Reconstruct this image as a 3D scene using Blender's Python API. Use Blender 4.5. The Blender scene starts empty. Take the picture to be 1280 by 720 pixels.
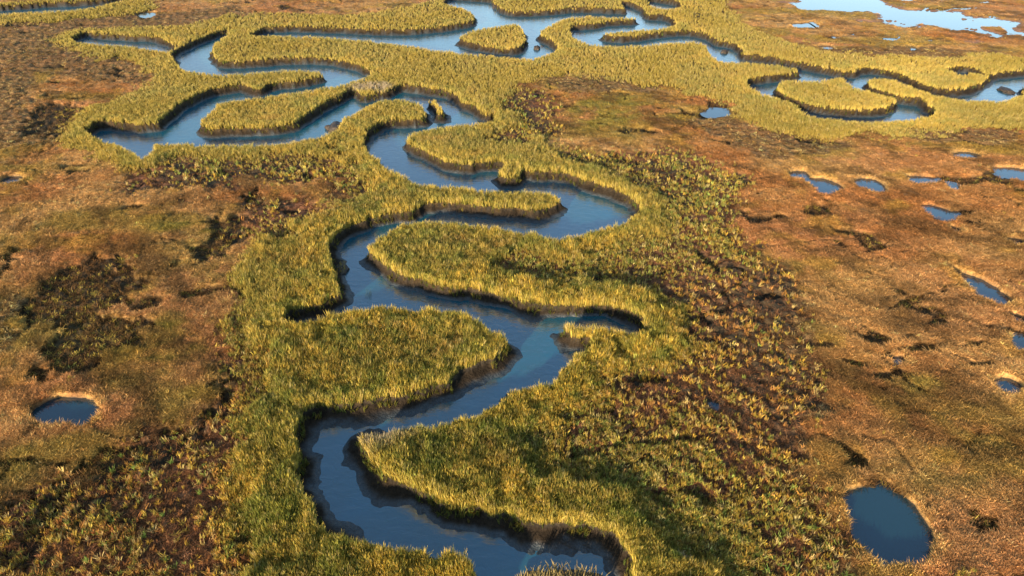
import bpy, bmesh, math, random
import numpy as np

rng = np.random.default_rng(7)
random.seed(7)
R = math.radians
S = bpy.context.scene
C = S.collection

# ------------------------------------------------------------------ camera
CAM_H, PITCH, FPX = 26.0, R(34.0), 853.3
cam_d = bpy.data.cameras.new("camera")
cam = bpy.data.objects.new("camera", cam_d)
C.objects.link(cam)
cam.location = (0, 0, CAM_H)
cam.rotation_euler = (R(90) - PITCH, 0, 0)
cam_d.lens = 24.0
cam_d.sensor_width = 36.0
cam_d.clip_start = 0.5
cam_d.clip_end = 8000
S.camera = cam

# ------------------------------------------------------------------ world, sun, exposure
SUN_EL = R(13.0)
SUN_AZ = R(180 + 30)          # compass angle from +Y, clockwise: behind the camera, to its left
wd = bpy.data.worlds.new("World")
S.world = wd
wd.use_nodes = True
wn = wd.node_tree
bg = wn.nodes["Background"]
sky = wn.nodes.new("ShaderNodeTexSky")
sky.sky_type = 'NISHITA'
sky.sun_disc = False
sky.sun_elevation = SUN_EL
sky.sun_rotation = SUN_AZ
sky.altitude = 10
sky.air_density = 1.0
sky.dust_density = 0.3
sky.ozone_density = 1.2
wn.links.new(sky.outputs[0], bg.inputs[0])
bg.inputs[1].default_value = 0.15
sun_d = bpy.data.lights.new("sun", 'SUN')
sun_d.energy = 4.9
sun_d.angle = R(0.55)
sun_d.color = (1.0, 0.79, 0.55)
sun = bpy.data.objects.new("sun", sun_d)
C.objects.link(sun)
from mathutils import Vector, noise as mnoise
sdir = Vector((math.sin(SUN_AZ) * math.cos(SUN_EL), math.cos(SUN_AZ) * math.cos(SUN_EL), math.sin(SUN_EL)))
sun.rotation_euler = sdir.to_track_quat('Z', 'Y').to_euler()
sun.location = (-40, -60, 60)
S.view_settings.view_transform = 'Standard'
S.view_settings.look = 'None'
S.view_settings.gamma = 1.0
S.view_settings.exposure = 1.34
S.view_settings.use_curve_mapping = False
S.cycles.max_bounces = 5
S.cycles.diffuse_bounces = 2
S.cycles.glossy_bounces = 2
S.cycles.transparent_max_bounces = 4
S.cycles.use_denoising = True
S.cycles.caustics_reflective = False
S.cycles.caustics_refractive = False

CP, SP = math.cos(PITCH), math.sin(PITCH)

def unproj(u, v, z=0.0):
    """surveyed outline point of the 1280x720 photograph -> its place on the level plane z"""
    u = np.asarray(u, float); v = np.asarray(v, float)
    a = (u - 640.0) / FPX
    b = (v - 360.0) / FPX
    dn = SP + b * CP
    fw = CP - b * SP
    k = (CAM_H - z) / dn
    return a * k, fw * k

# ------------------------------------------------------------------ outlines (surveyed)
CHANNELS = [
 # the main creek with its northern loops
 [(115,155),(130,152),(150,155),(175,157),(200,155),(207,145),(225,132),(245,120),(265,112),(287,108),(302,106),(320,112),(330,111),(335,105),(360,103),(385,100),(405,95),(408,90),(404,85),(395,84),(357,85),(320,89),(275,89),(250,86),(235,82),(228,74),(224,66),(221,60),(233,56),(250,48),(270,40),(285,37),(287,44),(274,52),(264,60),(266,70),(274,77),(300,78),(320,76),(345,74),(370,73),(402,73),(427,76),(442,80),(462,87),(464,92),(445,98),(427,103),(402,108),(382,111),(345,116),(320,119),(287,122),(272,130),(263,145),(250,155),(252,161),(270,162),(295,160),(320,160),(345,159),(370,155),(378,148),(392,139),(410,128),(425,121),(430,117),(440,112),(448,117),(455,121),(470,118),(487,114),(497,109),(500,106),(527,109),(550,113),(570,118),(577,128),(595,132),(601,140),(610,145),(619,141),(622,146),(600,150),(590,150),(570,152),(545,157),(520,162),(509,167),(507,175),(512,181),(517,185),(535,191),(550,200),(570,205),(585,207),(595,204),(615,201),(628,204),(640,213),(655,215),(677,215),(702,216),(720,220),(730,226),(745,230),(765,235),(780,243),(795,252),(802,258),(795,265),(780,271),(757,279),(745,284),(722,291),(702,295),(685,292),(665,287),(640,284),(620,280),(590,277),(560,275),(540,272),(515,276),(495,282),(475,295),(467,305),(463,313),(475,326),(495,342),(520,350),(560,358),(600,362),(640,371),(665,380),(702,383),(740,380),(760,381),(775,384),(790,391),(805,399),(810,406),(800,412),(780,411),(745,406),(722,402),(702,402),(703,411),(711,423),(727,421),(738,421),(737,430),(722,440),(705,457),(697,467),(690,475),(672,478),(652,481),(635,490),(620,505),(595,515),(570,522),(545,530),(510,530),(480,535),(455,535),(446,545),(456,560),(466,575),(480,590),(500,605),(520,613),(545,621),(570,632),(600,640),(640,647),(670,651),(700,653),(740,658),(757,664),(772,669),(786,690),(794,725),(800,780),(790,860),(640,860),(600,780),(598,716),(585,704),(570,690),(555,690),(520,687),(500,683),(460,677),(440,672),(420,660),(400,642),(385,625),(375,605),(374,590),(376,560),(371,545),(368,528),(377,518),(390,510),(430,507),(470,500),(500,496),(525,487),(555,479),(580,462),(605,452),(625,442),(633,432),(630,420),(615,410),(602,398),(582,389),(560,383),(535,380),(510,381),(485,380),(460,384),(430,389),(400,397),(382,400),(357,397),(360,389),(382,385),(405,378),(420,372),(432,363),(430,352),(420,340),(416,330),(416,315),(417,300),(427,290),(445,280),(470,270),(495,266),(520,264),(526,257),(540,254),(560,255),(585,257),(610,260),(640,261),(672,264),(687,260),(700,255),(704,250),(700,244),(690,239),(670,236),(652,235),(620,236),(595,234),(560,229),(535,227),(520,225),(505,217),(490,207),(470,192),(460,181),(458,167),(465,160),(482,151),(495,150),(515,151),(532,149),(536,140),(532,127),(515,122),(495,121),(475,124),(460,130),(450,136),(430,145),(428,155),(420,163),(395,170),(370,174),(345,177),(320,179),(212,176),(197,171),(196,178),(197,190),(185,193),(172,182),(150,176),(135,170),(122,162)],
 # far loop round the grassy island
 [(560,-6),(615,-3),(618,4),(625,10),(640,15),(660,15),(690,13),(700,12),(720,10),(750,11),(785,12),(800,14),(802,20),(785,18),(750,17),(720,16),(697,21),(687,27),(674,35),(675,45),(687,50),(698,56),(692,62),(677,67),(657,70),(640,68),(580,63),(545,59),(527,55),(500,51),(475,48),(420,43),(345,41),(325,42),(318,38),(345,34),(370,33),(420,35),(470,37),(495,38),(530,36),(565,32),(590,28),(598,20),(590,12),(578,5),(555,2)],
 # the eastern branch
 [(774,1),(795,5),(804,11),(808,19),(830,19),(843,25),(834,30),(812,32),(802,33),(780,35),(757,37),(749,38),(750,44),(775,47),(800,45),(822,41),(850,38),(872,39),(888,45),(893,50),(905,52),(921,55),(924,60),(916,66),(935,69),(960,71),(997,78),(1017,82),(1050,89),(1069,91),(1069,87),(1085,84),(1105,86),(1135,97),(1155,107),(1180,112),(1200,113),(1217,109),(1230,102),(1237,94),(1255,89),(1330,84),(1330,104),(1266,99),(1269,107),(1262,115),(1242,122),(1215,122),(1185,120),(1160,116),(1135,108),(1115,99),(1100,94),(1082,92),(1075,97),(1080,106),(1095,112),(1120,120),(1155,125),(1158,133),(1155,142),(1135,146),(1100,148),(1070,148),(1022,144),(995,139),(997,130),(977,122),(960,118),(950,115),(935,108),(931,101),(940,98),(960,96),(997,91),(999,87),(990,83),(960,77),(925,75),(905,73),(890,71),(883,65),(883,56),(876,50),(855,47),(830,50),(800,53),(770,54),(745,52),(722,47),(712,41),(711,32),(745,30),(760,26),(798,25),(798,20),(780,10)],
 [(-160,14),(-20,9),(0,8),(45,5),(60,3),(80,3),(125,1),(150,-4),(170,-4),(140,3),(125,7),(90,10),(50,12),(0,14),(-160,22)],
 [(99,41),(108,40),(130,43),(160,45),(192,45),(222,57),(222,61),(185,55),(165,53),(130,51),(105,47)],
 [(806,-4),(850,2),(845,7),(825,8),(808,4)],
 [(1180,86),(1200,83),(1215,84),(1227,90),(1215,89),(1200,87),(1186,89)],
]
ISLANDS = [
 [(572,42),(590,36),(610,31),(640,26),(650,28),(655,40),(658,52),(650,60),(635,62),(600,57),(575,51)],
 [(965,100),(975,96),(1010,98),(1027,95),(1045,93),(1055,97),(1056,105),(1072,110),(1100,116),(1117,121),(1120,129),(1110,135),(1085,138),(1047,137),(1010,132),(980,121),(966,108)],
 [(532,121),(545,121),(556,131),(558,142),(549,144),(545,132),(534,126)],
 [(620,210),(632,207),(650,214),(650,222),(630,224),(620,218)],
]
PONDS = [
 [(1053,626),(1056,617),(1070,611),(1090,607),(1110,611),(1132,619),(1145,630),(1157,647),(1163,665),(1161,687),(1150,700),(1130,704),(1105,704),(1090,695),(1077,682),(1070,667),(1062,650)],
 [(40,515),(50,505),(67,497),(87,494),(107,496),(116,505),(127,515),(112,522),(107,531),(95,527),(80,526),(65,528),(50,524)],
 [(1181,332),(1192,335),(1210,341),(1232,350),(1250,361),(1262,371),(1260,377),(1242,378),(1225,369),(1212,356),(1200,346)],
 [(1242,475),(1252,471),(1267,473),(1275,480),(1272,490),(1260,489),(1247,482)],
 [(1263,425),(1274,421),(1290,422),(1292,436),(1270,434)],
 [(1261,391),(1275,394),(1282,399),(1267,397)],
 [(1007,224),(1014,222),(1030,222),(1045,228),(1050,231),(1042,236),(1032,241),(1022,239),(1020,233)],
 [(1070,225),(1077,222),(1092,223),(1102,228),(1103,235),(1095,237),(1080,232),(1072,230)],
 [(987,217),(995,213),(1006,213),(1008,217),(1000,220),(992,221)],
 [(1134,219),(1150,220),(1168,221),(1167,225),(1150,227),(1136,224)],
 [(1190,191),(1210,189),(1225,192),(1215,195),(1195,195)],
 [(1239,209),(1260,208),(1282,211),(1300,214),(1300,230),(1272,223),(1257,219),(1247,214)],
 [(1154,255),(1165,255),(1185,261),(1198,267),(1185,271),(1167,267),(1156,262)],
 [(883,137),(892,135),(911,136),(906,143),(892,145),(883,142)],
 [(990,29),(1005,28),(1021,29),(1018,33),(992,33)],
 [(1023,57),(1037,56),(1038,59),(1025,60)],
 [(174,16),(195,14),(191,20),(182,21)],
 [(1186,281),(1200,285),(1196,289),(1188,285)],
 [(4,221),(27,219),(26,225),(12,228)],
 [(1262,298),(1275,296),(1275,303),(1264,303)],
 [(887,503),(893,501),(898,504),(893,506)],
 [(1112,444),(1130,445),(1122,451)],
 [(1186,228),(1195,230),(1192,235),(1185,232)],
 [(1135,102-45),(1145,103-45),(1140,61)],
]
LAGOON = [(960,-40),(992,0),(1035,14),(1040,11),(1055,19),(1085,20),(1110,26),(1150,30),(1185,36),(1225,45),(1237,43),(1236,37),(1260,37),(1300,43),(1300,36),(1260,27),(1235,20),(1197,17),(1145,11),(1120,6),(1095,0),(1070,-40)]
HOLLOWS = [   # bare sunken ground
 [(10,400),(40,365),(70,350),(75,332),(140,318),(185,332),(178,362),(170,375),(130,385),(150,395),(210,393),(205,408),(150,430),(130,450),(100,468),(60,470),(40,450),(50,430),(60,415),(25,412)],
 [(248,302),(262,290),(270,270),(300,268),(315,290),(285,320),(240,335),(210,330),(235,318)],
 [(300,240),(325,235),(330,250),(305,255)],
 [(300,345),(330,330),(330,370),(300,368)],
 [(1063,410),(1080,405),(1100,412),(1120,424),(1105,426),(1085,418),(1068,420)],
 [(1210,450),(1222,455),(1247,468),(1243,474),(1220,463)],
 [(1130,600),(1142,610),(1170,640),(1182,660),(1178,670),(1160,645),(1145,628),(1135,615)],
 [(1060,548),(1100,548),(1140,575),(1138,590),(1110,575),(1075,560)],
 [(125,60),(150,58),(162,64),(150,71),(128,70)],
 [(40,140),(60,128),(100,130),(130,150),(120,165),(60,170),(20,170)],
 [(1200,262),(1222,275),(1232,280),(1215,278),(1198,268)],
 [(1213,655),(1240,640),(1262,655),(1240,690),(1225,690)],
 [(185,302),(225,293),(220,298),(188,307)],
 [(1240,715),(1262,705),(1300,690),(1300,740),(1240,740)],
 [(0,315),(10,318),(16,345),(0,350)],
 [(30,190),(55,180),(60,184),(40,195)],
 [(0,690),(60,600),(160,548),(268,520),(262,500),(280,470),(300,460),(290,520),(240,560),(180,600),(120,640),(60,690),(0,730)],
]
TALL = [  # dense tall cordgrass
 [(85,42),(140,35),(230,34),(262,22),(340,17),(440,20),(500,12),(555,0),(620,-30),(860,-30),(905,-10),(915,25),(960,45),(1010,62),(1100,70),(1200,72),(1330,70),(1330,160),(1200,165),(1100,165),(1040,168),(960,163),(915,130),(870,118),(830,108),(760,97),(700,95),(655,105),(625,118),(640,150),(680,165),(670,195),(740,195),(810,215),(835,250),(815,290),(800,320),(790,350),(820,385),(840,405),(790,425),(745,440),(720,480),(700,520),(680,560),(700,590),(740,590),(830,620),(860,650),(930,690),(960,740),(960,900),(230,900),(330,740),(340,690),(300,620),(320,560),(300,500),(310,440),(290,405),(330,395),(300,370),(300,320),(330,290),(400,270),(470,245),(430,215),(380,205),(300,195),(200,200),(170,195),(100,172),(95,140),(175,120),(195,95),(180,80),(120,68),(95,60)],
 [(-60,16),(60,14),(130,6),(200,0),(190,18),(120,22),(60,28),(-60,30)],
]
TUFT = [   # open tussocks over dark ground
 [(640,112),(690,110),(705,140),(690,170),(640,185),(600,170)],
 [(690,195),(800,188),(850,193),(900,208),(948,228),(950,240),(915,255),(940,285),(965,320),(960,370),(930,385),(900,372),(870,400),(820,395),(800,370),(780,330),(790,290),(815,262),(790,235),(740,215)],
 [(620,300),(720,300),(800,290),(800,380),(700,360),(620,350)],
 [(860,300),(950,310),(1000,345),(1025,390),(1010,440),(1015,500),(985,560),(1005,620),(1060,690),(1085,740),(1085,860),(900,860),(850,690),(780,640),(700,610),(650,560),(660,505),(720,460),(800,410),(850,400)],
 [(125,240),(160,220),(180,195),(330,180),(440,190),(480,215),(470,245),(400,235),(320,225),(260,240),(190,245)],
 [(-80,690),(60,600),(160,550),(265,525),(285,470),(270,440),(278,400),(330,395),(350,450),(330,540),(300,620),(340,720),(300,860),(-80,860)],
 [(300,240),(400,250),(420,270),(380,290),(320,310),(300,280)],
 [(210,690),(300,640),(350,740),(200,760)],
]
DENSE = [
 [(640,112),(690,110),(705,140),(690,170),(640,185),(600,170)],
 [(690,190),(800,185),(850,190),(900,206),(948,226),(950,242),(915,258),(945,300),(930,330),(860,340),(800,350),(760,360),(700,350),(620,350),(620,300),(720,300),(790,290),(815,262),(790,235),(740,215)],
 [(170,200),(330,180),(440,190),(480,215),(460,235),(320,215),(200,215)],
 [(650,520),(700,480),(800,520),(900,560),(960,640),(1000,740),(900,740),(850,690),(780,640),(700,610)],
]
PALE = [
 [(443,532),(500,527),(530,540),(480,562),(455,562),(443,545)],
 [(700,399),(800,405),(790,414),(740,412),(703,414)],
 [(520,374),(560,378),(592,388),(575,394),(540,386)],
 [(435,108),(490,104),(490,116),(440,116)],
]
BROWN = [  # low dark brown mottled growth
 [(-80,30),(20,28),(120,22),(250,12),(300,5),(320,20),(240,34),(120,40),(90,60),(180,85),(190,105),(120,100),(60,85),(30,120),(60,150),(100,170),(60,185),(-80,190),(-80,130)],
 [(855,150),(900,143),(940,155),(960,165),(1050,175),(1060,190),(1000,192),(950,205),(900,178),(870,165)],
 [(690,95),(760,97),(830,108),(800,115),(740,112),(690,108)],
 [(1100,165),(1280,160),(1280,185),(1160,180)],
 [(1000,62),(1100,58),(1280,66),(1280,80),(1150,76),(1050,76)],
 [(840,330),(960,320),(1005,350),(1030,400),(1010,450),(1018,500),(985,570),(960,600),(930,560),(950,480),(900,420),(860,390)],
 [(-40,360),(30,390),(10,460),(-40,470)],
]
OLIVE = [
 [(185,410),(290,400),(290,460),(270,500),(200,480),(140,450)],
 [(1040,460),(1120,470),(1170,500),(1150,530),(1080,530),(1030,500)],
 [(0,340),(80,350),(60,380),(0,390)],
 [(720,120),(800,130),(840,150),(760,165),(700,150)],
 [(200,280),(290,270),(250,310),(190,330)],
 [(330,235),(420,240),(400,260),(340,262)],
 [(980,180),(1060,190),(1020,205),(970,200)],
 [(1000,320),(1060,330),(1100,350),(1020,350)],
 [(210,330),(300,320),(300,390),(220,390)],
 [(0,580),(60,570),(40,640),(0,650)],
]

# ------------------------------------------------------------------ rasters on the ground plane
X0, X1, Y0, Y1, RES = -160.0, 160.0, 8.0, 185.0, 0.125
NX, NY = int((X1 - X0) / RES), int((Y1 - Y0) / RES)

def chaikin(p, n=2):
    p = np.asarray(p, float)
    for _ in range(n):
        q = np.roll(p, -1, 0)
        p = np.stack([p * .78 + q * .22, p * .22 + q * .78], 1).reshape(-1, 2)
    return p

def to_world(poly, z=0.0, smooth=2):
    p = chaikin(poly, smooth) if smooth else np.asarray(poly, float)
    x, y = unproj(p[:, 0], p[:, 1], z)
    return np.stack([x, y], 1)

def fill(mask, w, val=True):
    gx = (w[:, 0] - X0) / RES
    gy = (w[:, 1] - Y0) / RES
    hx, hy = np.roll(gx, -1), np.roll(gy, -1)
    r0, r1 = max(0, int(gy.min())), min(NY - 1, int(gy.max()) + 1)
    for r in range(r0, r1 + 1):
        yy = r + .5
        m = (gy <= yy) != (hy <= yy)
        if not m.any(): continue
        xs = np.sort(gx[m] + (yy - gy[m]) / (hy[m] - gy[m]) * (hx[m] - gx[m]))
        for a, b in zip(xs[0::2], xs[1::2]):
            i0, i1 = max(0, int(round(a))), min(NX, int(round(b)))
            if i1 > i0: mask[r, i0:i1] = val

def raster(polys, smooth=2):
    m = np.zeros((NY, NX), bool)
    for p in polys: fill(m, to_world(p, smooth=smooth))
    return m

def dist_to(mask, K):
    """distance in metres to the nearest True cell, capped"""
    big = float(K + 1)
    g = np.where(mask, 0., big).astype(np.float32)
    for r in range(1, NY): g[r] = np.minimum(g[r], g[r - 1] + 1)
    for r in range(NY - 2, -1, -1): g[r] = np.minimum(g[r], g[r + 1] + 1)
    g2 = g * g
    out = g2.copy()
    for d in range(1, K + 1):
        out[:, d:] = np.minimum(out[:, d:], g2[:, :-d] + d * d)
        out[:, :-d] = np.minimum(out[:, :-d], g2[:, d:] + d * d)
    return np.minimum(np.sqrt(out), big) * RES

def signed(mask, K):
    return dist_to(mask, K) - dist_to(~mask, K)        # + outside, - inside

def sample(f, x, y):
    gx = np.clip((x - X0) / RES - .5, 0, NX - 1.001)
    gy = np.clip((y - Y0) / RES - .5, 0, NY - 1.001)
    ix, iy = gx.astype(int), gy.astype(int)
    fx, fy = gx - ix, gy - iy
    return (f[iy, ix] * (1 - fx) + f[iy, ix + 1] * fx) * (1 - fy) + (f[iy + 1, ix] * (1 - fx) + f[iy + 1, ix + 1] * fx) * fy

_lat = rng.random((256, 256)).astype(np.float32)
def vn(x, y, s, seed=0):
    """value noise 0..1, feature size s metres"""
    x = np.asarray(x) / s + seed * 17.37 + 1000; y = np.asarray(y) / s + seed * 9.71 + 1000
    ix, iy = np.floor(x).astype(int), np.floor(y).astype(int)
    fx, fy = x - ix, y - iy
    fx = fx * fx * (3 - 2 * fx); fy = fy * fy * (3 - 2 * fy)
    a, b = _lat[iy & 255, ix & 255], _lat[iy & 255, (ix + 1) & 255]
    c, d = _lat[(iy + 1) & 255, ix & 255], _lat[(iy + 1) & 255, (ix + 1) & 255]
    return (a * (1 - fx) + b * fx) * (1 - fy) + (c * (1 - fx) + d * fx) * fy
def fbm(x, y, s, o=3, seed=0):
    t = 0; w = 0; a = 1
    for k in range(o):
        t = t + a * vn(x, y, s / 2 ** k, seed + k * 3); w += a; a *= .55
    return t / w
def sm(a, b, x):
    t = np.clip((x - a) / (b - a), 0, 1)
    return t * t * (3 - 2 * t)

chan = raster(CHANNELS)
isl = raster(ISLANDS, 1)
chan &= ~isl
# The near banks' tall grass hid a strip of creek behind it in the survey: widen the creek by that strip.
yy = (np.arange(NY) + .5) * RES + Y0
wide = chan.copy()
GH = 0.66
for k in range(1, 4):
    frac = GH * k / 3
    shift = np.clip(frac * yy / CAM_H / RES, 0, 3.0 / RES)
    rows = np.clip((np.arange(NY) + shift).round().astype(int), 0, NY - 1)
    wide |= chan[rows]
chan = wide
del wide
pond = raster(PONDS, 1)
wide = pond.copy()
for k in (1, 2):
    rows = np.clip((np.arange(NY) + .16 * k / 2 * yy / CAM_H / RES).round().astype(int), 0, NY - 1)
    wide |= pond[rows]
pond = wide
lag = raster([LAGOON], 1)
SD = signed(chan, 56)
PD = signed(pond, 12)
LD = signed(lag, 40)
def blur(f, r):
    for ax in (0, 1):
        for _ in range(2):
            c = np.cumsum(np.pad(f, [(r + 1, r) if a == ax else (0, 0) for a in (0, 1)], mode='edge'), axis=ax, dtype=np.float64)
            f = ((c[2 * r + 1:] - c[:-2 * r - 1]) if ax == 0 else (c[:, 2 * r + 1:] - c[:, :-2 * r - 1])) / (2 * r + 1)
    return f.astype(np.float32)
tall = raster(TALL).astype(np.float32); tuft = raster(TUFT).astype(np.float32)
dense = blur(raster(DENSE).astype(np.float32), 10); pale = blur(raster(PALE).astype(np.float32), 3); brown = raster(BROWN).astype(np.float32); olive = raster(OLIVE).astype(np.float32); holl = raster(HOLLOWS).astype(np.float32)
tall = blur(tall, 15); tuft = blur(tuft, 9); brown = blur(brown, 7); olive = blur(olive, 16); holl = blur(holl, 2)

WATER_Z = -.74
POND_Z = -0.16
LAG_Z = -0.05

def fields(x, y):
    """everything the ground and the plants need to know at a place"""
    wx = x + (fbm(x, y, 1.1, 3, 1) - .5) * .75 + (vn(x, y, .28, 5) - .5) * .14
    wy = y + (fbm(x, y, 1.1, 3, 2) - .5) * .75 + (vn(x, y, .28, 6) - .5) * .14
    d = {}
    d['sd'] = sample(SD, wx, wy)
    px = x + (fbm(x, y, .8, 3, 3) - .5) * .32; py = y + (fbm(x, y, .8, 3, 4) - .5) * .32
    d['pd'] = sample(PD, px, py) - .16 - .14 * sm(35, 70, y)
    lx = x + (fbm(x, y, 5, 5, 7) - .5) * 12; ly = y + (fbm(x, y, 5, 5, 8) - .5) * 18
    d['ld'] = sample(LD, lx, ly)
    zx = x + (fbm(x, y, 3, 4, 9) - .5) * 3.6; zy = y + (fbm(x, y, 3, 4, 10) - .5) * 4.6
    n1 = fbm(x, y, 2.2, 3, 12)
    d['tall'] = sm(.22, .72, sample(tall, zx, zy) + (n1 - .5) * .7)
    d['tuft'] = sm(.15, .85, sample(tuft, zx + (n1 - .5) * 3, zy + (vn(x, y, 1.7, 14) - .5) * 4) + (fbm(x, y, .8, 2, 19) - .5) * .5)
    d['brown'] = sm(.35, .65, sample(brown, zx, zy) + (fbm(x, y, 1.6, 3, 13) - .5) * .9)
    d['olive'] = sample(olive, zx, zy)
    d['dense'] = sample(dense, zx, zy); d['pale'] = sample(pale, x, y)
    # scattered small sunken spots in the meadow, drawn out towards the lower right
    hx, hy = x + .5 * y, y - .25 * x
    hn = fbm(hx * .7, hy, 3.0, 3, 15)
    d['holl'] = np.clip(np.maximum(sm(.3, .7, sample(holl, x + (fbm(x, y, 1.0, 4, 16) - .5) * 3.0, y + (fbm(x, y, 1.0, 4, 17) - .5) * 4.0) + (fbm(x, y, .8, 2, 73) - .5) * .5),
                                   sm(.70, .76, hn)), 0, 1)
    cr = np.abs(fbm(hx * .45 + 40, hy, 4.2, 4, 71) - .5)
    crk = sm(.020, .006, cr) * sm(.50, .60, fbm(x, y, 5, 2, 72))
    d['holl'] = np.maximum(d['holl'], crk * .9)
    d['edge'] = np.clip(1 - d['sd'] / 2.2, 0, 1) * (d['sd'] > 0)
    # cordgrass always lines the creek
    fr = sm(3.4, .7, d['sd'] + (fbm(x, y, 1.5, 3, 18) - .5) * 2.4)
    d['tall'] = np.maximum(d['tall'] * (1 - .93 * d['tuft'] ** 1.5), fr)
    d['tuft'] = d['tuft'] * (1 - fr)
    d['holl'] = d['holl'] * (1 - d['tall']) 
    return d

def height(x, y, d):
    sd = d['sd']
    z = (fbm(x, y, 9, 2, 20) - .5) * .22 + (fbm(x, y, 1.3, 3, 21) - .5) * .20
    mat = (1 - d['tall']) * (1 - d['tuft'])
    z = z + mat * (.10 + (fbm(x, y, .35, 2, 22) - .5) * .12)
    z = z - d['tuft'] * .10
    z = z - d['brown'] * .05 + d['brown'] * (vn(x, y, .45, 23) - .5) * .22
    z = z + d['holl'] * (vn(x, y, .38, 74) - .5) * .22 - d['holl'] * (.27 + .1 * vn(x, y, .5, 24))
    z = z + d['tuft'] * (vn(x, y, .4, 25) - .5) * .16
    # pond
    p = d['pd']
    z = z + sm(.9, .1, p) * .015 * (p > 0)
    z = np.where(p < .06, np.minimum(z, .0) - .42 * sm(.06, -.12, p), z)
    # lagoon: shallow tidal pan
    l = d['ld']
    z = np.where(l < 1.5, z * sm(-.5, 1.5, l) + LAG_Z - .1 + .17 * sm(-.6, .8, l) , z)
    # creek: undercut bank, ledges of slumped mud, then the bed
    wob = fbm(x, y, 2.6, 3, 26)
    wall = .16 + .12 * vn(x, y, 2.3, 27)
    lip = -.26 - .26 * vn(x, y, 2.1, 30)
    deep = -.88 + .22 * (wob - .5)
    mud_w = .55 + (1.2 + 1.5 * sm(60, 25, y)) * np.clip(fbm(x, y, 6, 2, 28) - .30, 0, 1)
    t = -sd
    run = np.clip((t - wall * .6) / mud_w, 0, 1)
    zin = z * sm(wall, 0, t) + lip * sm(0, wall, t) + (deep - lip) * (1 - (1 - run) ** 1.6) + (fbm(x, y, 1.2, 3, 29) - .5) * .10
    z = np.where(t > 0, zin, z)
    return z

# ------------------------------------------------------------------ mesh helpers
def mesh_np(name, verts, faces, mat=None, smooth=True):
    """faces: (n, k) int array"""
    me = bpy.data.meshes.new(name)
    nv, nf, k = len(verts), len(faces), faces.shape[1]
    me.vertices.add(nv); me.vertices.foreach_set('co', np.asarray(verts, np.float32).ravel())
    me.loops.add(nf * k); me.loops.foreach_set('vertex_index', faces.astype(np.int32).ravel())
    me.polygons.add(nf)
    me.polygons.foreach_set('loop_start', np.arange(0, nf * k, k, dtype=np.int32))
    me.polygons.foreach_set('loop_total', np.full(nf, k, dtype=np.int32))
    me.polygons.foreach_set('use_smooth', np.full(nf, smooth, dtype=bool))
    me.update(calc_edges=True)
    if mat: me.materials.append(mat)
    return me

def link(name, me, kind=None, label=None, category=None, group=None, parent=None, loc=None):
    o = bpy.data.objects.new(name, me)
    C.objects.link(o)
    if kind: o['kind'] = kind
    if label: o['label'] = label
    if category: o['category'] = category
    if group: o['group'] = group
    if parent: o.parent = parent
    if loc is not None: o.location = loc
    return o

def vcol(me, name, rgb):
    a = me.attributes.new(name, 'FLOAT_COLOR', 'POINT')
    c = np.ones((len(rgb), 4), np.float32); c[:, :3] = rgb
    a.data.foreach_set('color', c.ravel())

def mix(a, b, t):
    t = np.asarray(t)[..., None]
    return np.asarray(a) * (1 - t) + np.asarray(b) * t

def new_mat(name):
    m = bpy.data.materials.new(name); m.use_nodes = True
    return m, m.node_tree, m.node_tree.nodes['Principled BSDF']

# ------------------------------------------------------------------ plant colours (base colours of the living and dead leaves)
GOLD = np.array([.50, .315, .052]); GREEN = np.array([.10, .14, .030]); STRAW = np.array([.58, .43, .17])
RUST = np.array([.40, .175, .058]); TAN = np.array([.53, .30, .105]); OLV = np.array([.28, .21, .045]); PEAT = np.array([.042, .032, .018])
PINK = np.array([.50, .24, .10]); UMBER = np.array([.135, .076, .032])

def meadow_colour(x, y, d):
    sx, sy = (.80 * x + .60 * y), (.80 * y - .60 * x)      # the mat is combed towards the lower right
    a = fbm(x * .6, y, 6, 4, 30)
    b = fbm(x * .7, y, 9, 3, 31)
    e = fbm(sy * .30, sx, 1.9, 4, 32) * .6 + fbm(x * .5, y, 1.1, 3, 36) * .4
    c = mix(RUST, TAN, sm(.3, .7, a))
    c = mix(c, PINK, sm(.5, .75, b) * .5)
    c = mix(c, OLV, np.clip(sm(.50, .68, fbm(x * .6, y, 5, 5, 33)) * .65 + d['olive'] * sm(.3, .65, fbm(x, y, 1.5, 4, 39)) * .9, 0, 1))
    c = mix(c, GOLD * .9, sm(.58, .76, fbm(x, y, 3, 3, 34)) * .45)
    c = mix(c, UMBER * .9, sm(.50, .66, e) * .66)
    c = c * (.72 + .56 * fbm(x, y, .9, 3, 37))[..., None]
    lit_rim = sm(.42, .10, d['pd'] + (fbm(x, y, .7, 2, 35) - .5) * .7) * sm(.35, .6, fbm(x, y, 1.6, 2, 38))
    c = mix(c, np.array([.56, .33, .11]), lit_rim * .7)  # sunlit rims of the pools, put into the colour as a brighter ring
    return c

def cord_colour(x, y, d):
    b = fbm(x, y, 4.5, 3, 40)
    e = fbm(x, y, 1.2, 3, 41)
    c = mix(GOLD, OLV * 1.2, sm(.34, .62, b))
    c = mix(c, GREEN * 1.25, sm(.5, .75, e) * .8)
    c = mix(c, RUST * 1.1, sm(.62, .8, fbm(x, y, 2.6, 3, 42)) * .55 * (1 - d['edge']))
    c = mix(c, np.array([.40, .31, .045]), d['edge'] * .5)
    c = mix(c, OLV * 1.0, sm(1.0, 3.5, d['sd']) * .55)
    return c

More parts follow.
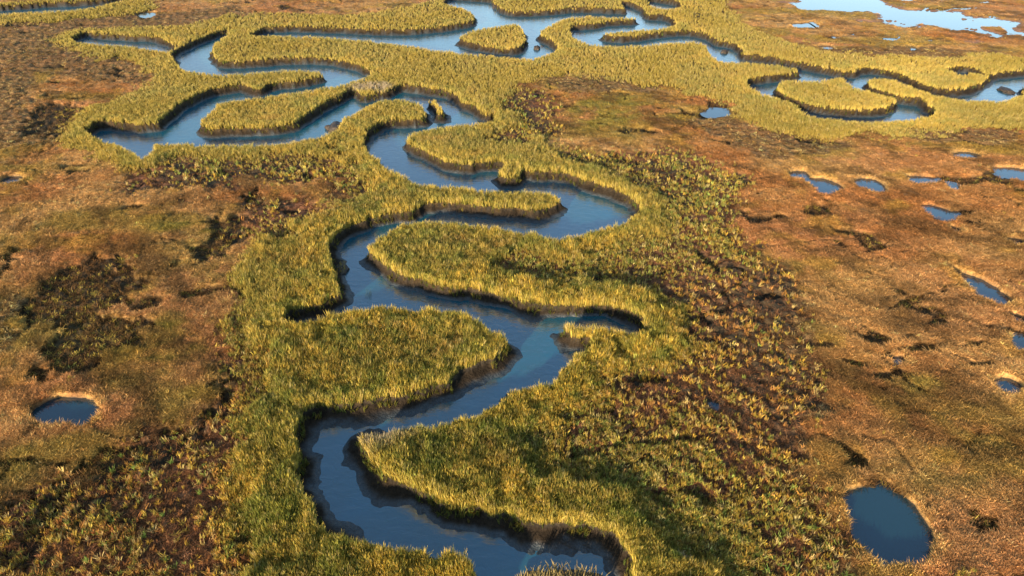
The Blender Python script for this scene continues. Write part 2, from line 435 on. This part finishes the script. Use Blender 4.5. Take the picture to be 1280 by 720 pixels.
# ------------------------------------------------------------------ ground sheet
def warp_rows(v):
    b = (v - 360.0) / FPX
    return CAM_H * (CP - b * SP) / (SP + b * CP)
NVR, NUC = 960, 1150
vv = np.linspace(800, -42, NVR)
Yr = warp_rows(vv)
Yr = np.concatenate([[-900, -300, -60, -10, 4, 9, 11.5], Yr[Yr > 12.2], Yr[-1] * 1.1 ** np.arange(1, 9), [500, 900, 1800, 4000]])
sc = np.linspace(-.90, .90, NUC)
sc = np.concatenate([[-30, -6, -2.5, -1.5, -1.1], sc, [1.1, 1.5, 2.5, 6, 30]])
zc = np.maximum(Yr * CP + CAM_H * SP, 24.)
GX = sc[None, :] * zc[:, None]
GY = np.repeat(Yr[:, None], len(sc), 1)
gx, gy = GX.ravel(), GY.ravel()
D = fields(gx, gy)
gz = height(gx, gy, D)
inside = (gx > X0 + 2) & (gx < X1 - 2) & (gy > Y0 + 1) & (gy < Y1 - 2)
gz = np.where(inside, gz, 0.02)
nr, nc = GX.shape
idx = np.arange(nr * nc).reshape(nr, nc)
F = np.stack([idx[:-1, :-1], idx[:-1, 1:], idx[1:, 1:], idx[1:, :-1]], -1).reshape(-1, 4)

gm, nt, bs = new_mat("marsh_ground")
L = nt.links.new
at = nt.nodes.new('ShaderNodeAttribute'); at.attribute_name = 'albedo'
wetn = nt.nodes.new('ShaderNodeAttribute'); wetn.attribute_name = 'wet'
geo = nt.nodes.new('ShaderNodeNewGeometry')
n1 = nt.nodes.new('ShaderNodeTexNoise'); n1.inputs['Scale'].default_value = 5.5; n1.inputs['Detail'].default_value = 6; n1.inputs['Roughness'].default_value = .7
L(geo.outputs['Position'], n1.inputs['Vector'])
mr = nt.nodes.new('ShaderNodeMapRange'); mr.inputs[1].default_value = .3; mr.inputs[2].default_value = .7; mr.inputs[3].default_value = .45; mr.inputs[4].default_value = 1.5
L(n1.outputs['Fac'], mr.inputs[0])
mx = nt.nodes.new('ShaderNodeVectorMath'); mx.operation = 'SCALE'
L(at.outputs['Color'], mx.inputs[0]); L(mr.outputs[0], mx.inputs['Scale'])
L(mx.outputs[0], bs.inputs['Base Color'])
rr = nt.nodes.new('ShaderNodeMapRange'); rr.inputs[3].default_value = .95; rr.inputs[4].default_value = .52
L(wetn.outputs['Fac'], rr.inputs[0]); L(rr.outputs[0], bs.inputs['Roughness'])
sp_ = nt.nodes.new('ShaderNodeMapRange'); sp_.inputs[3].default_value = .1; sp_.inputs[4].default_value = .55
L(wetn.outputs['Fac'], sp_.inputs[0]); L(sp_.outputs[0], bs.inputs['Specular IOR Level'])
bp = nt.nodes.new('ShaderNodeBump'); bp.inputs['Strength'].default_value = .9; bp.inputs['Distance'].default_value = .08
n2 = nt.nodes.new('ShaderNodeTexNoise'); n2.inputs['Scale'].default_value = 9; n2.inputs['Detail'].default_value = 5
L(geo.outputs['Position'], n2.inputs['Vector']); L(n2.outputs['Fac'], bp.inputs['Height']); L(bp.outputs[0], bs.inputs['Normal'])

col = meadow_colour(gx, gy, D) * .8
col = mix(col, UMBER * (.8 + .9 * fbm(gx, gy, 2.5, 3, 50))[:, None], D['brown'] * .85)
soil = mix(PEAT * 1.3, np.array([.15, .066, .034]), sm(.35, .7, fbm(gx, gy, 3.5, 3, 51)))
col = mix(col, soil, np.clip(D['tuft'] * (1 - .2 * D['brown']), 0, 1))
col = mix(col, PEAT * .8, np.clip(D['holl'], 0, 1) * .92)
col = mix(col, np.array([.060, .042, .018]), D['tall'] * .95)  # dark soil under tall grass, with the shade between blades put in
mudm = sm(.05, -.15, D['sd'])
MUD = np.array([.026, .036, .040])
col = mix(col, MUD * (.7 + .7 * fbm(gx, gy, 1.0, 2, 52))[:, None], mudm)
col = mix(col, np.array([.022, .016, .010]) * (.7 + .8 * fbm(gx, gy, .7, 3, 53))[:, None], mudm * sm(-.72, -.55, gz))  # dark brown upper walls, with the shade on them put into the colour
lagm = sm(1.8, .2, D['ld']); col = mix(col, np.array([.26, .14, .09]), lagm)
col = mix(col, PEAT, sm(.05, -.05, D['pd']))
wet = np.clip(mudm * sm(-.50, -.68, gz) + sm(.03, -.05, D['pd']) , 0, 1)
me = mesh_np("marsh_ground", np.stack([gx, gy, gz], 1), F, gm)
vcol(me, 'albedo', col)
a = me.attributes.new('wet', 'FLOAT', 'POINT'); a.data.foreach_set('value', wet.astype(np.float32))
ground = link("marsh_ground", me, kind='structure', label='peaty salt marsh floor with creeks, pools and matted orange meadow')

def ground_z(x, y):
    """height of the ground sheet as built (interpolated from its rows and columns)"""
    r = np.clip(np.searchsorted(Yr, y) - 1, 0, nr - 2)
    fr = (y - Yr[r]) / (Yr[r + 1] - Yr[r])
    Z = gz.reshape(nr, nc)
    out = 0
    for k, w in ((r, 1 - fr), (r + 1, fr)):
        s = x / zc[k]
        c = np.clip(np.searchsorted(sc, s) - 1, 0, nc - 2)
        fc = (s - sc[c]) / (sc[c + 1] - sc[c])
        out = out + w * (Z[k, c] * (1 - fc) + Z[k, c + 1] * fc)
    return out

# ------------------------------------------------------------------ water
def water_mat(name, base, rough, wave, scale, ior=2.15):
    m, t, b = new_mat(name)
    b.inputs['Base Color'].default_value = (*base, 1)
    b.inputs['Roughness'].default_value = rough
    b.inputs['IOR'].default_value = ior
    b.inputs['Specular IOR Level'].default_value = .5
    g = t.nodes.new('ShaderNodeNewGeometry')
    mp = t.nodes.new('ShaderNodeMapping'); mp.inputs['Scale'].default_value = (.6, 1, 1); mp.inputs['Rotation'].default_value = (0, 0, .5)
    t.links.new(g.outputs['Position'], mp.inputs[0])
    n = t.nodes.new('ShaderNodeTexNoise'); n.inputs['Scale'].default_value = scale; n.inputs['Detail'].default_value = 5; n.inputs['Distortion'].default_value = .6
    t.links.new(mp.outputs[0], n.inputs['Vector'])
    u = t.nodes.new('ShaderNodeBump'); u.inputs['Strength'].default_value = wave; u.inputs['Distance'].default_value = .05
    t.links.new(n.outputs['Fac'], u.inputs['Height']); t.links.new(u.outputs[0], b.inputs['Normal'])
    return m, t, b

wm, wt, wb = water_mat("creek_water", (.012, .045, .065), .17, .45, 2.4)
# silt close under the surface in places
g = wt.nodes.new('ShaderNodeNewGeometry')
sn = wt.nodes.new('ShaderNodeTexNoise'); sn.inputs['Scale'].default_value = .45; sn.inputs['Detail'].default_value = 5
wt.links.new(g.outputs['Position'], sn.inputs['Vector'])
cr = wt.nodes.new('ShaderNodeValToRGB')
cr.color_ramp.elements[0].position = .38; cr.color_ramp.elements[0].color = (.004, .078, .118, 1)
cr.color_ramp.elements[1].position = .66; cr.color_ramp.elements[1].color = (.012, .072, .096, 1)
wt.links.new(sn.outputs['Fac'], cr.inputs[0]); wt.links.new(cr.outputs[0], wb.inputs['Base Color'])

def sheet(name, x0, x1, y0, y1, z, mat, **kw):
    v = np.array([(x0, y0, z), (x1, y0, z), (x1, y1, z), (x0, y1, z)], float)
    return link(name, mesh_np(name, v, np.array([[0, 1, 2, 3]]), mat, False), **kw)
sheet("creek_water", X0 + 3, X1 - 3, Y0 + 2, Y1 - 3, WATER_Z, wm, kind='structure', label='blue tidal creek water winding through the marsh')

pm, _, _ = water_mat("pond_water", (.006, .032, .045), .05, .08, 3, 1.75)
for pi, p in enumerate(PONDS):
    pz = POND_Z + .004 * (pi % 6)
    w = to_world(p)
    c = w.mean(0)
    w = c + (w - c) * 1.0
    dlen = np.linalg.norm(w - c, axis=1, keepdims=True)
    w = c + (w - c) / dlen * (dlen + .7)
    v = np.concatenate([np.c_[w, np.full(len(w), pz)], [[c[0], c[1], pz]]])
    n = len(w)
    f = np.array([[i, (i + 1) % n, n] for i in range(n)])
    me = mesh_np("pond_water", v, f, pm, False)
    link("pond_water", me, kind='structure', label='still blue water of a small marsh pool')
lw = to_world(LAGOON)
lc = lw.mean(0)
sheet("lagoon_water", lw[:, 0].min() - 4, min(lw[:, 0].max() + 4, X1 - 3), lw[:, 1].min() - 4, Y1 - 3, LAG_Z, pm, kind='structure', label='shallow pale lagoon in the far meadow')

# ------------------------------------------------------------------ grass
def leaf_mat(name, trans=.3, rough=.6):
    m, t, b = new_mat(name)
    t.nodes.remove(b)
    out = t.nodes['Material Output']
    a = t.nodes.new('ShaderNodeAttribute'); a.attribute_type = 'INSTANCER'; a.attribute_name = 'tint'
    v = t.nodes.new('ShaderNodeAttribute'); v.attribute_name = 'leaf'
    mu = t.nodes.new('ShaderNodeVectorMath'); mu.operation = 'MULTIPLY'
    t.links.new(a.outputs['Color'], mu.inputs[0]); t.links.new(v.outputs['Color'], mu.inputs[1])
    df = t.nodes.new('ShaderNodeBsdfDiffuse'); tr = t.nodes.new('ShaderNodeBsdfTranslucent'); ms = t.nodes.new('ShaderNodeMixShader')
    ms.inputs[0].default_value = trans
    t.links.new(mu.outputs[0], df.inputs[0]); t.links.new(mu.outputs[0], tr.inputs[0])
    t.links.new(df.outputs[0], ms.inputs[1]); t.links.new(tr.outputs[0], ms.inputs[2]); t.links.new(ms.outputs[0], out.inputs[0])
    return m
leafm = leaf_mat("grass_blades")

def tuft_mesh(name, n, h, spread, lean, width, curl=.5, mat=leafm, flop=0.0, col=None):
    V, Fc, LC = [], [], []
    r_ = random.Random(name)
    for i in range(n):
        a = r_.uniform(0, 2 * math.pi)
        rad = spread * math.sqrt(r_.random())
        bx, by = rad * math.cos(a), rad * math.sin(a)
        da = r_.uniform(0, 2 * math.pi)
        hh = h * r_.uniform(.6, 1.15)
        ln = lean * r_.uniform(.3, 1.3) + flop
        dx, dy = math.cos(da), math.sin(da)
        fa = r_.uniform(0, math.pi)
        wx, wy = math.cos(fa) * width / 2, math.sin(fa) * width / 2
        base = len(V)
        tone = r_.uniform(.72, 1.28); warm = r_.uniform(-.08, .08)
        for k, (t, wf) in enumerate(((0, .7), (.4, 1.0), (.75, .8))):
            b = ln * t ** 1.7 * hh
            z = hh * t * (1 - curl * .35 * ln * t)
            px, py = bx + dx * b, by + dy * b
            V += [(px - wx * wf, py - wy * wf, z - .04), (px + wx * wf, py + wy * wf, z - .04)]
            g_ = tone * (.82 + .25 * t)
            LC += [(g_ * (1 + warm), g_, g_ * (1 - warm))] * 2
        b = ln * hh; z = hh * (1 - curl * .35 * ln)
        V.append((bx + dx * b, by + dy * b, z - .04)); LC.append((tone * 1.12,) * 3)
        Fc += [(base, base + 1, base + 3), (base, base + 3, base + 2), (base + 2, base + 3, base + 5), (base + 2, base + 5, base + 4), (base + 4, base + 5, base + 6)]
    me = mesh_np(name, np.array(V), np.array(Fc), mat, False)
    lc = np.array(LC)
    if col is not None: lc = lc * np.asarray(col)
    vcol(me, 'leaf', lc)
    return me

def sources(name, specs):
    col = bpy.data.collections.new(name)
    for i, s in enumerate(specs):
        o = bpy.data.objects.new(name + "_source", tuft_mesh(f"{name}_{i}", **s))
        col.objects.link(o)
    return col

cord_src = sources("cordgrass_tuft", [dict(n=8, h=.58, spread=.075, lean=.13 + .05 * (i % 3), width=.019) for i in range(6)])
open_src = sources("tussock_tuft", [dict(n=12, h=.27, spread=.065, lean=.24 + .12 * (i % 3), width=.015, curl=.8) for i in range(6)])
mead_src = sources("meadow_tuft", [dict(n=16, h=.15, spread=.13, lean=1.2 + .3 * (i % 3), width=.016, curl=.8) for i in range(6)])

def scatter(name, label, x, y, tint, scale, src, tilt=.12, category='grass', lift=0.):
    n = len(x)
    z = ground_z(x, y) + lift
    me = bpy.data.meshes.new(name)
    me.vertices.add(n); me.vertices.foreach_set('co', np.stack([x, y, z], 1).astype(np.float32).ravel())
    a = me.attributes.new('tint', 'FLOAT_COLOR', 'POINT')
    c = np.ones((n, 4), np.float32); c[:, :3] = np.clip(tint, 0.01, .85); a.data.foreach_set('color', c.ravel())
    a = me.attributes.new('rot', 'FLOAT_VECTOR', 'POINT')
    e = np.stack([rng.normal(0, tilt, n), rng.normal(0, tilt, n), rng.uniform(0, 6.283, n)], 1).astype(np.float32)
    a.data.foreach_set('vector', e.ravel())
    a = me.attributes.new('sz', 'FLOAT_VECTOR', 'POINT')
    sc3 = np.asarray(scale, np.float32)
    if sc3.ndim == 1: sc3 = np.repeat(sc3[:, None], 3, 1)
    a.data.foreach_set('vector', sc3.ravel())
    o = link(name, me, kind='stuff', label=label, category=category)
    ng = bpy.data.node_groups.new(name, 'GeometryNodeTree')
    ng.interface.new_socket('Geometry', in_out='INPUT', socket_type='NodeSocketGeometry')
    ng.interface.new_socket('Geometry', in_out='OUTPUT', socket_type='NodeSocketGeometry')
    N = ng.nodes; LL = ng.links.new
    gi, go = N.new('NodeGroupInput'), N.new('NodeGroupOutput')
    iop = N.new('GeometryNodeInstanceOnPoints'); ci = N.new('GeometryNodeCollectionInfo')
    ci.inputs[0].default_value = src; ci.inputs[1].default_value = True; ci.inputs[2].default_value = True
    def named(nm, ty):
        q = N.new('GeometryNodeInputNamedAttribute'); q.data_type = ty; q.inputs[0].default_value = nm
        return q.outputs[0]
    LL(gi.outputs[0], iop.inputs['Points']); LL(ci.outputs[0], iop.inputs['Instance'])
    iop.inputs['Pick Instance'].default_value = True
    ri = N.new('FunctionNodeRandomValue'); ri.data_type = 'INT'
    ri.inputs[4].default_value = 0; ri.inputs[5].default_value = len(src.objects) - 1
    LL(ri.outputs[2], iop.inputs['Instance Index'])
    er = N.new('FunctionNodeEulerToRotation'); LL(named('rot', 'FLOAT_VECTOR'), er.inputs[0])
    LL(er.outputs[0], iop.inputs['Rotation']); LL(named('sz', 'FLOAT_VECTOR'), iop.inputs['Scale'])
    LL(iop.outputs[0], go.inputs[0])
    md = o.modifiers.new('scatter', 'NODES'); md.node_group = ng
    return o

def candidates(n):
    """places spread so that near ground gets more plants than far ground"""
    v = rng.uniform(-30, 775, n); u = rng.uniform(-120, 1400, n)
    x, y = unproj(u, v)
    ok = (np.abs(x) < X1 - 3) & (y < Y1 - 3)
    x, y = x[ok], y[ok]
    d = fields(x, y)
    far = np.hypot(x, y)
    return x, y, d, far

def pick(d, m): return {k: v[m] for k, v in d.items()}

# tall cordgrass
x, y, d, far = candidates(1150000)
dry = (d['sd'] > .05) & (d['pd'] > .12) & (d['ld'] > .8)
inner = sm(.8, 3.0, d['sd'])
dfill = d['dense'] * d['tuft'] * .17 * sm(.35, .6, fbm(x, y, .9, 3, 76))
dens = d['tall'] * (1 - inner * (.15 + .50 * sm(.46, .62, fbm(x, y, .38, 2, 60))) * sm(.2, .8, fbm(x, y, 5, 3, 67)))
m = dry & (rng.random(len(x)) < np.maximum(dens ** .6, dfill))
x, y, far = x[m], y[m], far[m]; d = pick(d, m)
c = cord_colour(x, y, d) * np.exp(rng.normal(0, 1, len(x)) * (.42 - .28 * sm(25, 90, far)) - .04)[:, None]
c = mix(c, GREEN * 1.0, (rng.random(len(x)) < .33 - .21 * sm(30, 100, far)) * .75)
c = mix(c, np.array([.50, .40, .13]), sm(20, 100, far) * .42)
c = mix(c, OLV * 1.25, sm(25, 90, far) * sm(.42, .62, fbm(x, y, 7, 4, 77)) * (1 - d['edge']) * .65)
c = mix(c, np.array([.66, .50, .12]), sm(.45, .1, d['sd']) * .45 * (rng.random(len(x)) < .8))  # sunlit fringe along the creek edge, put into the tint as brighter gold
c = mix(c, STRAW, (rng.random(len(x)) < .10) * .6)
c = mix(c, np.array([.42, .34, .24]), d['pale'] * .85 * (rng.random(len(x)) < .85))
hs = (.78 + .45 * fbm(x, y, 3, 2, 61)) * rng.uniform(.65, 1.3, len(x)) * (.62 + .76 * fbm(x, y, .7, 2, 75))
hs = hs + (1.0 - hs) * .65 * sm(25, 80, far)
hs = hs * (.5 + .5 * sm(.1, .9, d['tall'])) * (1 - .22 * sm(40, 110, far)); ws = (.55 + .45 * hs) * (1 + far / 160)
scatter("cordgrass", 'dense golden green cordgrass lining the creek banks', x, y, c, np.stack([ws, ws, hs], 1), cord_src)
print("cordgrass", len(x))

# thinner dark grass rooted down the creek wall
x, y, d, far = candidates(420000)
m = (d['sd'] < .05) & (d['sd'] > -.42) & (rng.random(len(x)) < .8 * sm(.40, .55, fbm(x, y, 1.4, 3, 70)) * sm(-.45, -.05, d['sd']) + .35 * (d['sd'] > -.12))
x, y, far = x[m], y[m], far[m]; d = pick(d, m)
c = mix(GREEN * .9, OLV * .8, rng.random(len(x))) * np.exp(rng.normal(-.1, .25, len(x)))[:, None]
hs = rng.uniform(.45, .85, len(x)); ws = hs * (1 + far / 90)
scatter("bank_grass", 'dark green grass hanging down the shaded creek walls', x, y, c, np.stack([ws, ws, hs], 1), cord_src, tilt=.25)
print("bank", len(x))

# ------------------------------------------------------------------ single plants and clods
def own_mat(name, rough_leaf=True):
    m, t, b = new_mat(name)
    t.nodes.remove(b)
    out = t.nodes['Material Output']
    oi = t.nodes.new('ShaderNodeObjectInfo')
    v = t.nodes.new('ShaderNodeAttribute'); v.attribute_name = 'leaf'
    mu = t.nodes.new('ShaderNodeVectorMath'); mu.operation = 'MULTIPLY'
    t.links.new(oi.outputs['Color'], mu.inputs[0]); t.links.new(v.outputs['Color'], mu.inputs[1])
    df = t.nodes.new('ShaderNodeBsdfDiffuse'); tr = t.nodes.new('ShaderNodeBsdfTranslucent'); ms = t.nodes.new('ShaderNodeMixShader')
    ms.inputs[0].default_value = .3
    t.links.new(mu.outputs[0], df.inputs[0]); t.links.new(mu.outputs[0], tr.inputs[0])
    t.links.new(df.outputs[0], ms.inputs[1]); t.links.new(tr.outputs[0], ms.inputs[2]); t.links.new(ms.outputs[0], out.inputs[0])
    return m
plantm = own_mat("plant_leaves")

def plant(name, me, u, v, label, category, color, group=None, s=1., rz=0., z=None, dz=0.):
    x, y = unproj(u, v) if u is not None else v
    x, y = float(x), float(y)
    zz = z if z is not None else float(ground_z(np.array([x]), np.array([y]))[0])
    o = link(name, me, label=label, category=category, group=group, loc=(x, y, zz + dz))
    o.rotation_euler = (0, 0, rz); o.scale = (s, s, s) if not hasattr(s, '__len__') else s
    o.color = (*color, 1)
    return o

MUDZ = WATER_Z - .05
def clump_mesh(name, rx, ry, h, n, lean=.3, width=.03):
    me = tuft_mesh(name, n, h, 1.0, lean, width, mat=plantm)
    co = np.empty(len(me.vertices) * 3, np.float32); me.vertices.foreach_get('co', co); co = co.reshape(-1, 3)
    co[:, 0] = co[:, 0] * rx; co[:, 1] = co[:, 1] * ry
    me.vertices.foreach_set('co', co.ravel()); me.update()
    return me
def clod_mesh(name, rx, ry, rz_, seed):
    bm = bmesh.new()
    bmesh.ops.create_icosphere(bm, subdivisions=4, radius=1)
    for w in bm.verts:
        p = w.co.copy()
        k = 1 + .35 * mnoise.noise(p * 1.6 + Vector((seed, 0, 0))) + .16 * mnoise.noise(p * 4.5 + Vector((0, seed, 0)))
        w.co = Vector((p.x * rx * k, p.y * ry * k, max(p.z, -.4) * rz_ * k))
    for f in bm.faces: f.smooth = True
    me = bpy.data.meshes.new(name); bm.to_mesh(me); bm.free()
    me.materials.append(clodm)
    return me
clodm, ct, cb = new_mat("peat_clod")
cn = ct.nodes.new('ShaderNodeTexNoise'); cn.inputs['Scale'].default_value = 7; cn.inputs['Detail'].default_value = 6
cc = ct.nodes.new('ShaderNodeValToRGB')
cc.color_ramp.elements[0].position = .35; cc.color_ramp.elements[0].color = (.012, .010, .008, 1)
cc.color_ramp.elements[1].position = .7; cc.color_ramp.elements[1].color = (.07, .05, .032, 1)
ct.links.new(cn.outputs['Fac'], cc.inputs[0]); ct.links.new(cc.outputs[0], cb.inputs['Base Color'])
cb.inputs['Roughness'].default_value = .7

# reed clumps that stand by themselves
r1 = plant("reed_clump", clump_mesh("reed_clump_large", 1.9, .75, .95, 520, .16, .022), 700, 727, 'large pale tipped reed clump standing in the creek at the bottom edge', 'reeds', (.27, .21, .085), z=-.45)
r2 = plant("reed_clump", clump_mesh("reed_clump_green", .55, .9, .8, 260, .2, .024), 806, 705, 'dark green reed clump leaning over the mud on the right of the bottom creek end', 'reeds', (.13, .17, .05), z=-.35)
r3 = plant("reed_clump", clump_mesh("reed_clump_slim", .22, .5, .7, 60, .2, .024), 459, 358, 'small dark grass tuft standing alone in the creek below the middle loop', 'reeds', (.13, .15, .04), z=-.95)
r4 = plant("reed_clump", clump_mesh("reed_clump_yellow", .32, .75, .55, 130, .25, .024), 426, 328, 'small yellow grass tuft slumped from the left creek bank', 'reeds', (.46, .33, .06), z=-.62)
r5 = plant("reed_clump", clump_mesh("reed_clump_dark", .45, .5, .45, 90, .3, .024), 636, 497, 'dark low grass tuft on the right bank at the bend', 'reeds', (.07, .09, .03), z=-.45)
for o, rx, ry, sd_, lb in ((r1, 2.0, .8, 1, None), (r2, .6, .9, 2, None), (r3, .3, .5, 3, None), (r4, .4, .8, 4, None)):
    k = link("root_mat", clod_mesh("root_mat", rx, ry, .28, sd_), parent=o, loc=(0, 0, -.12))
for i, (u, v, rx, ry, rz_, lb) in enumerate([
    (671, 61, .42, .7, .45, 'round dark peat clod sitting in the far loop left of the bank'),
    (905, 66, .5, .6, .4, 'dark peat clod in the small pool of the eastern creek'),
    (618, 10, .35, .6, .55, 'tiny dark peat clod at the top of the far creek'),
    (421, 161, 1.1, 1.3, .5, 'slumped dark peat clod off the tip of the northern tongue'),
    (1257, 114, .7, 1.3, .3, 'dark slumped clod at the right end of the eastern creek'),
    (400, 137, 1.0, 1.2, .4, 'low dark clod beside the right side of the grassy peninsula'),
]):
    x_, y_ = unproj(u, v, WATER_Z)
    plant("peat_clod", clod_mesh("peat_clod", rx, ry, rz_, 10 + i), None, (x_, y_), lb, 'mud clod', (1, 1, 1), z=WATER_Z, dz=.05)
# mat of dead reeds washed up
def wrack_mesh(name, rx, ry, n):
    V, Fc, LC = [], [], []
    q = random.Random(5)
    for i in range(n):
        a = q.uniform(0, 6.283); rr_ = math.sqrt(q.random())
        cx, cy = rx * rr_ * math.cos(a), ry * rr_ * math.sin(a)
        th = q.gauss(.5, .55); l = q.uniform(.25, .8); w_ = .014
        dx, dy = math.cos(th) * l / 2, math.sin(th) * l / 2
        z = .05 + .22 * (1 - rr_) * q.random() + .03 * q.random(); dz = q.uniform(-.05, .05)
        b = len(V)
        V += [(cx - dx + dy / l * w_ * 2, cy - dy - dx / l * w_ * 2, z - dz), (cx - dx - dy / l * w_ * 2, cy - dy + dx / l * w_ * 2, z - dz),
              (cx + dx - dy / l * w_, cy + dy + dx / l * w_, z + dz), (cx + dx + dy / l * w_, cy + dy - dx / l * w_, z + dz)]
        t_ = q.uniform(.6, 1.3); LC += [(t_, t_, t_)] * 4
        Fc.append((b, b + 1, b + 2, b + 3))
    me = mesh_np(name, np.array(V), np.array(Fc), plantm, False)
    vcol(me, 'leaf', np.array(LC)); return me
plant("reed_wrack", wrack_mesh("reed_wrack", 1.0, .55, 700), 832, 710, 'mat of pale dead reeds washed up beside the bottom right creek end', 'reed wrack', (.42, .28, .16), dz=.12, rz=.2)

# the tussocks that show largest, each a plant of its own
tus_me = [tuft_mesh(f"tussock_plant_{i}", 26, .30, .08, .34 + .12 * i, .017, mat=plantm, curl=.8) for i in range(5)]
def tussock_group(poly, count, label, group, pal):
    lo, hi = np.min(poly, 0), np.max(poly, 0)
    u = rng.uniform(lo[0], hi[0], 6000); v = lo[1] + (hi[1] - lo[1]) * rng.random(6000)
    px_, py_ = np.array(poly, float).T
    ins = np.zeros(6000, bool)
    j = len(px_) - 1
    for i in range(len(px_)):
        c_ = ((py_[i] > v) != (py_[j] > v)) & (u < (px_[j] - px_[i]) * (v - py_[i]) / (py_[j] - py_[i] + 1e-9) + px_[i])
        ins ^= c_; j = i
    u, v = u[ins], v[ins]
    x, y = unproj(u, v); d = fields(x, y)
    ok = (d['tuft'] > .5) & (d['sd'] > .6) & (d['pd'] > .3) & (fbm(x, y, 1.0, 2, 80) > .42)
    x, y = x[ok], y[ok]
    z = ground_z(x, y)
    kept = []
    for i in range(len(x)):
        if len(kept) >= count: break
        if all((x[i] - x[k]) ** 2 + (y[i] - y[k]) ** 2 > .0784 for k in kept): kept.append(i)
    for i in kept:
        word, base = pal[int(rng.integers(len(pal)))]
        c_ = np.array(base) * math.exp(rng.normal(0, .18))
        o = link("tussock_plant", tus_me[int(rng.integers(5))], label=label % word, category='tussock', group=group, loc=(x[i], y[i], z[i]))
        o.rotation_euler = (rng.normal(0, .12), rng.normal(0, .12), rng.uniform(0, 6.28))
        s1 = rng.uniform(.75, 1.35); o.scale = (s1, s1, s1 * rng.uniform(.8, 1.2))
        o.color = (*np.clip(c_, .01, .8), 1)
    print(group, len(kept))
tussock_group([(40, 640), (160, 560), (265, 535), (330, 560), (300, 640), (330, 725), (40, 725)], 160,
              'small %s tussock on the dark bare ground at lower left', 'tussocks on the dark ground at lower left',
              [('golden', GOLD), ('olive green', OLV * 1.6), ('dark green', GREEN * 1.7), ('pale straw coloured', STRAW * .9), ('rusty brown', RUST)])
tussock_group([(900, 620), (1000, 620), (1070, 700), (1075, 725), (920, 725)], 130,
              'small %s tussock on dark ground left of the large pool', 'tussocks left of the large pool',
              [('golden', GOLD * .9), ('olive green', OLV * 1.5), ('dark green', GREEN * 1.8), ('pale straw coloured', STRAW * .8)])

# tussocks on dark ground
x, y, d, far = candidates(900000)
dry = (d['sd'] > .3) & (d['pd'] > .15) & (d['ld'] > 1)
cl = fbm(.26 * (.80 * y - .60 * x), .80 * x + .60 * y, .75, 3, 62) * .65 + fbm(x, y, 1.2, 3, 62) * .35
m = dry & (rng.random(len(x)) < d['tuft'] * (.024 + .075 * d['dense'] + .024 * d['tuft']) * (.15 + 1.8 * sm(.40, .60, cl)))
x, y, far = x[m], y[m], far[m]; d = pick(d, m)
q = rng.random(len(x)) + .5 * (fbm(x, y, 5, 3, 64) - .5) + .25 * d['dense']
c = mix(GOLD * .95, OLV * 1.45, sm(.35, .5, q))
c = mix(c, GREEN * 1.7, sm(.72, .95, q) * .8)
q = rng.random(len(x)) + .6 * (fbm(x, y, 6, 3, 66) - .5) + .25 * d['brown'] - .2 * d['dense']
c = mix(c, RUST * .95, sm(.62, .8, q) * .8)
c = mix(c, STRAW * .9, (rng.random(len(x)) < .2) * .7)
c = c * np.exp(rng.normal(-.08, .32, len(x)))[:, None]
s_ = rng.uniform(.7, 1.5, len(x)) * (1 + far / 200)
scatter("tussock_grass", 'scattered small grass tussocks over dark peaty ground', x, y, c, s_, open_src, tilt=.25)
print("tussock", len(x))

# meadow
x, y, d, far = candidates(480000)
dry = (d['sd'] > .15) & (d['pd'] > .10) & (d['ld'] > .9)
w = (1 - d['tall']) * (1 - .72 * d['tuft']) * (1 - .75 * d['holl']) * (1 - .45 * d['brown'])
m = dry & (rng.random(len(x)) < w)
x, y, far = x[m], y[m], far[m]; d = pick(d, m)
c = meadow_colour(x, y, d)
c = mix(c, UMBER * .8, d['holl'] * .9)
c = mix(c, OLV * 1.3, sm(.6, 1, d['holl']) * (rng.random(len(x)) < .18))
q = rng.random(len(x))
c = mix(c, UMBER * 1.3, d['brown'] * (q < .55) * .85)
c = mix(c, STRAW * .95, d['brown'] * (q > .80) * .8)
c = mix(c, PEAT * 1.5, d['brown'] * ((q > .55) & (q < .68)))
c = mix(c, np.array([.17, .080, .036]) * (.5 + 1.3 * rng.random(len(x)))[:, None], d['tuft'])
c = c * .98 * np.exp(rng.normal(0, 1, len(x)) * (.34 - .12 * sm(40, 110, far)))[:, None]
s_ = rng.uniform(.6, 1.35, len(x)) * (1 + far / 150)
h_ = s_ * (1 + .9 * d['holl']) * (1 + .35 * sm(1.2, .3, d['pd'])) * np.clip(1.2 - far / 260, .6, 1.2)
scatter("meadow_grass", 'short matted orange and tan salt meadow grass', x, y, c, np.stack([s_, s_, h_], 1), mead_src, tilt=.1)
print("meadow", len(x))
